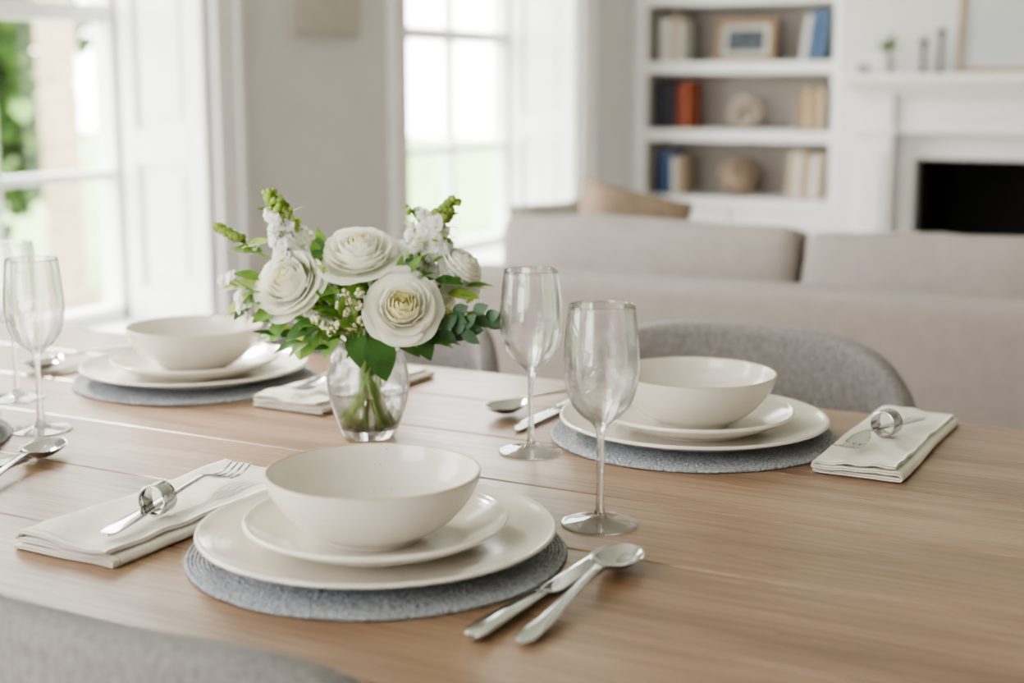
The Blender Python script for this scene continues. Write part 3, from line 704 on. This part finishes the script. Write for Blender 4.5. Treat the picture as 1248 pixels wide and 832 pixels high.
for args in [
 (455,408,-.05,(.35,-.35,-.9),.048,.017,0),(475,402,-.05,(.9,-.3,-.5),.040,.013,0),(432,405,-.045,(.2,-.5,-.8),.036,.012,0),
 (345,372,-.02,(-.9,-.3,-.25),.036,.013,1),(330,360,-.01,(-1,-.2,-.15),.036,.012,1),(325,346,.0,(-1,-.1,.1),.052,.009,2),(322,354,.0,(-1,-.2,-.35),.050,.009,2),
 (318,340,.0,(-.9,-.1,.4),.030,.008,1),(350,385,-.01,(-.7,-.3,-.7),.032,.010,1),(310,365,.0,(-.8,-.3,-.5),.030,.009,0),
 (395,402,-.03,(-.6,-.5,-.5),.038,.012,1),(385,395,-.04,(-.9,-.4,-.2),.034,.012,0),(372,406,-.02,(-.3,-.4,-.9),.028,.012,2),(410,398,-.04,(-.5,-.5,-.9),.034,.012,1),
 (320,306,.0,(-.8,-.1,.2),.036,.008,1),(328,294,.0,(-.9,0,.0),.036,.007,2),
 (386,348,-.03,(.6,-.6,-.3),.030,.009,1),(398,362,-.035,(.3,-.6,.4),.028,.009,1),(402,340,-.03,(.6,-.6,.1),.030,.008,2),
 (440,348,-.035,(-.5,-.6,-.3),.030,.009,1),(486,314,.0,(.8,-.4,.2),.028,.010,0),(530,341,-.01,(.9,-.3,.1),.030,.008,0),
 (545,358,-.01,(.9,-.2,.1),.034,.009,2),(520,398,-.03,(.6,-.4,-.3),.030,.012,0),(505,403,-.04,(.5,-.4,-.6),.034,.013,0),
 (300,296,.0,(-.7,0,.5),.022,.005,1),(535,268,.01,(.8,0,.5),.022,.005,1),(335,262,.01,(-.8,0,.5),.020,.005,1)]:
    bigleaf(*args)
for br in ([Q(500,396,-.03),Q(540,384,-.03),Q(572,380,-.025),Q(592,388,-.02)],[Q(505,404,-.04),Q(530,400,-.04),Q(548,404,-.03),Q(562,400,-.03)]):
    C=catmull([tuple(p) for p in br],6); tube(st,C,.0010,6)
    for k in range(3,len(C),5):
        p=Vector(C[k])
        for sg in(1,-1):
            leaf(lf,p,Vector((.75,rnd.uniform(-.9,.3),sg*rnd.uniform(.4,.9))),rnd.uniform(.017,.025),.0070,3,up=(-.2,-1,.2*sg),curl=.2,blunt=.9)
    leaf(lf,C[-1],(1,-.2,-.1),.023,.0075,3,up=(0,-1,0),blunt=.9)
lf.obj('foliage',[M['g1'],M['g2'],M['g3'],M['euc']],True,parent=bq)
for k in range(15):
    a=random.uniform(0,6.28); stem(Vector((math.cos(a)*.055,math.sin(a)*.035,.145)),r=random.uniform(.0012,.0021))
st.obj('stems',[M['stem']],True,parent=bq)
# ------------------------------------------------------------------ exterior
mb=MB(); mb.box(-40,XO-.3,-30,40,-.6,-.5); mb.obj('lawn',[mat('grass',srgb(120,144,84),.9,var=.3,vscale=3)],False)
def tree(x,y,h,r,seed,n=1300):
    rnd=random.Random(seed); e=empty('garden_tree',(x,y,-.498))
    mb=MB(); tube(mb,[(0,0,0.002),(.05,0,h*.4),(0,.1,h*.7)],[.10,.07,.04],10); mb.obj('trunk',[mat('bark',srgb(110,90,70),.9)],True,parent=e)
    mb=MB()
    for k in range(n):
        o=Vector((rnd.gauss(0,1),rnd.gauss(0,1),rnd.gauss(0,1))).normalized()*r*rnd.uniform(.5,1)*rnd.choice([1,.9,.8])
        o.z*=1.3; d=Vector((rnd.uniform(-1,1),rnd.uniform(-1,1),rnd.uniform(-1,.6)))
        leaf(mb,o+Vector((0,0,h*.68)),d,.24,.09,rnd.choice([0,0,1]),rows=3)
    mb.obj('crown',[M['tleaf'],M['tleaf2']],True,parent=e)
tree(-9.45,7.78,4.2,1.60,1,2800); tree(-8.8,7.50,2.2,.90,3)
mb=MB(); mb.box(-7.08,-6.92,6.74,6.90,-.499,3.9); mb.box(-7.13,-6.87,6.69,6.95,-.499,-.2); mb.box(-7.13,-6.87,6.69,6.95,3.7,3.9)
for k in range(9): mb.box(-7.09,-6.91,6.73,6.91,-.1+k*.42,.28+k*.42)
mb.obj('stone_pillar',[mat('sandstone',srgb(160,140,120),.9,var=.15,vscale=6)],False,bevel=.01)
# ------------------------------------------------------------------ light
W=bpy.data.worlds.new('sky'); S.world=W; W.use_nodes=True; nt=W.node_tree; bg=nt.nodes['Background']
tc=nn(nt,'ShaderNodeTexCoord'); sp=nn(nt,'ShaderNodeSeparateXYZ'); nt.links.new(tc.outputs['Generated'],sp.inputs[0])
r=nn(nt,'ShaderNodeValToRGB'); r.color_ramp.elements[0].position=.0; r.color_ramp.elements[0].color=(1,.98,.955,1); r.color_ramp.elements[1].position=.6; r.color_ramp.elements[1].color=(.93,.96,1,1)
nt.links.new(sp.outputs[2],r.inputs[0]); nt.links.new(r.outputs[0],bg.inputs[0]); bg.inputs[1].default_value=13
def portal(loc,rot,sx,sy):
    l=bpy.data.lights.new('window_portal','AREA'); l.shape='RECTANGLE'; l.size=sx; l.size_y=sy; l.cycles.is_portal=True
    o=bpy.data.objects.new('window_portal',l); COL.objects.link(o); o.location=loc; o.rotation_euler=rot
H=HEAD-SILL
for a,b in wins: portal((XO-.05,(a+b)/2,(SILL+HEAD)/2),(0,math.radians(-90),0),H,b-a)
for a,b in bw: portal(((a+b)/2,YB-.25,(.3+HEAD)/2),(math.radians(90),0,0),b-a,HEAD-.3)
sl=bpy.data.lights.new('sun','SUN'); sl.energy=10; sl.angle=math.radians(8); sl.color=(1,.95,.88)
so=bpy.data.objects.new('sun',sl); COL.objects.link(so); so.location=(-8,5,6); so.rotation_euler=Vector((.80,-.40,-.62)).to_track_quat('-Z','Y').to_euler()
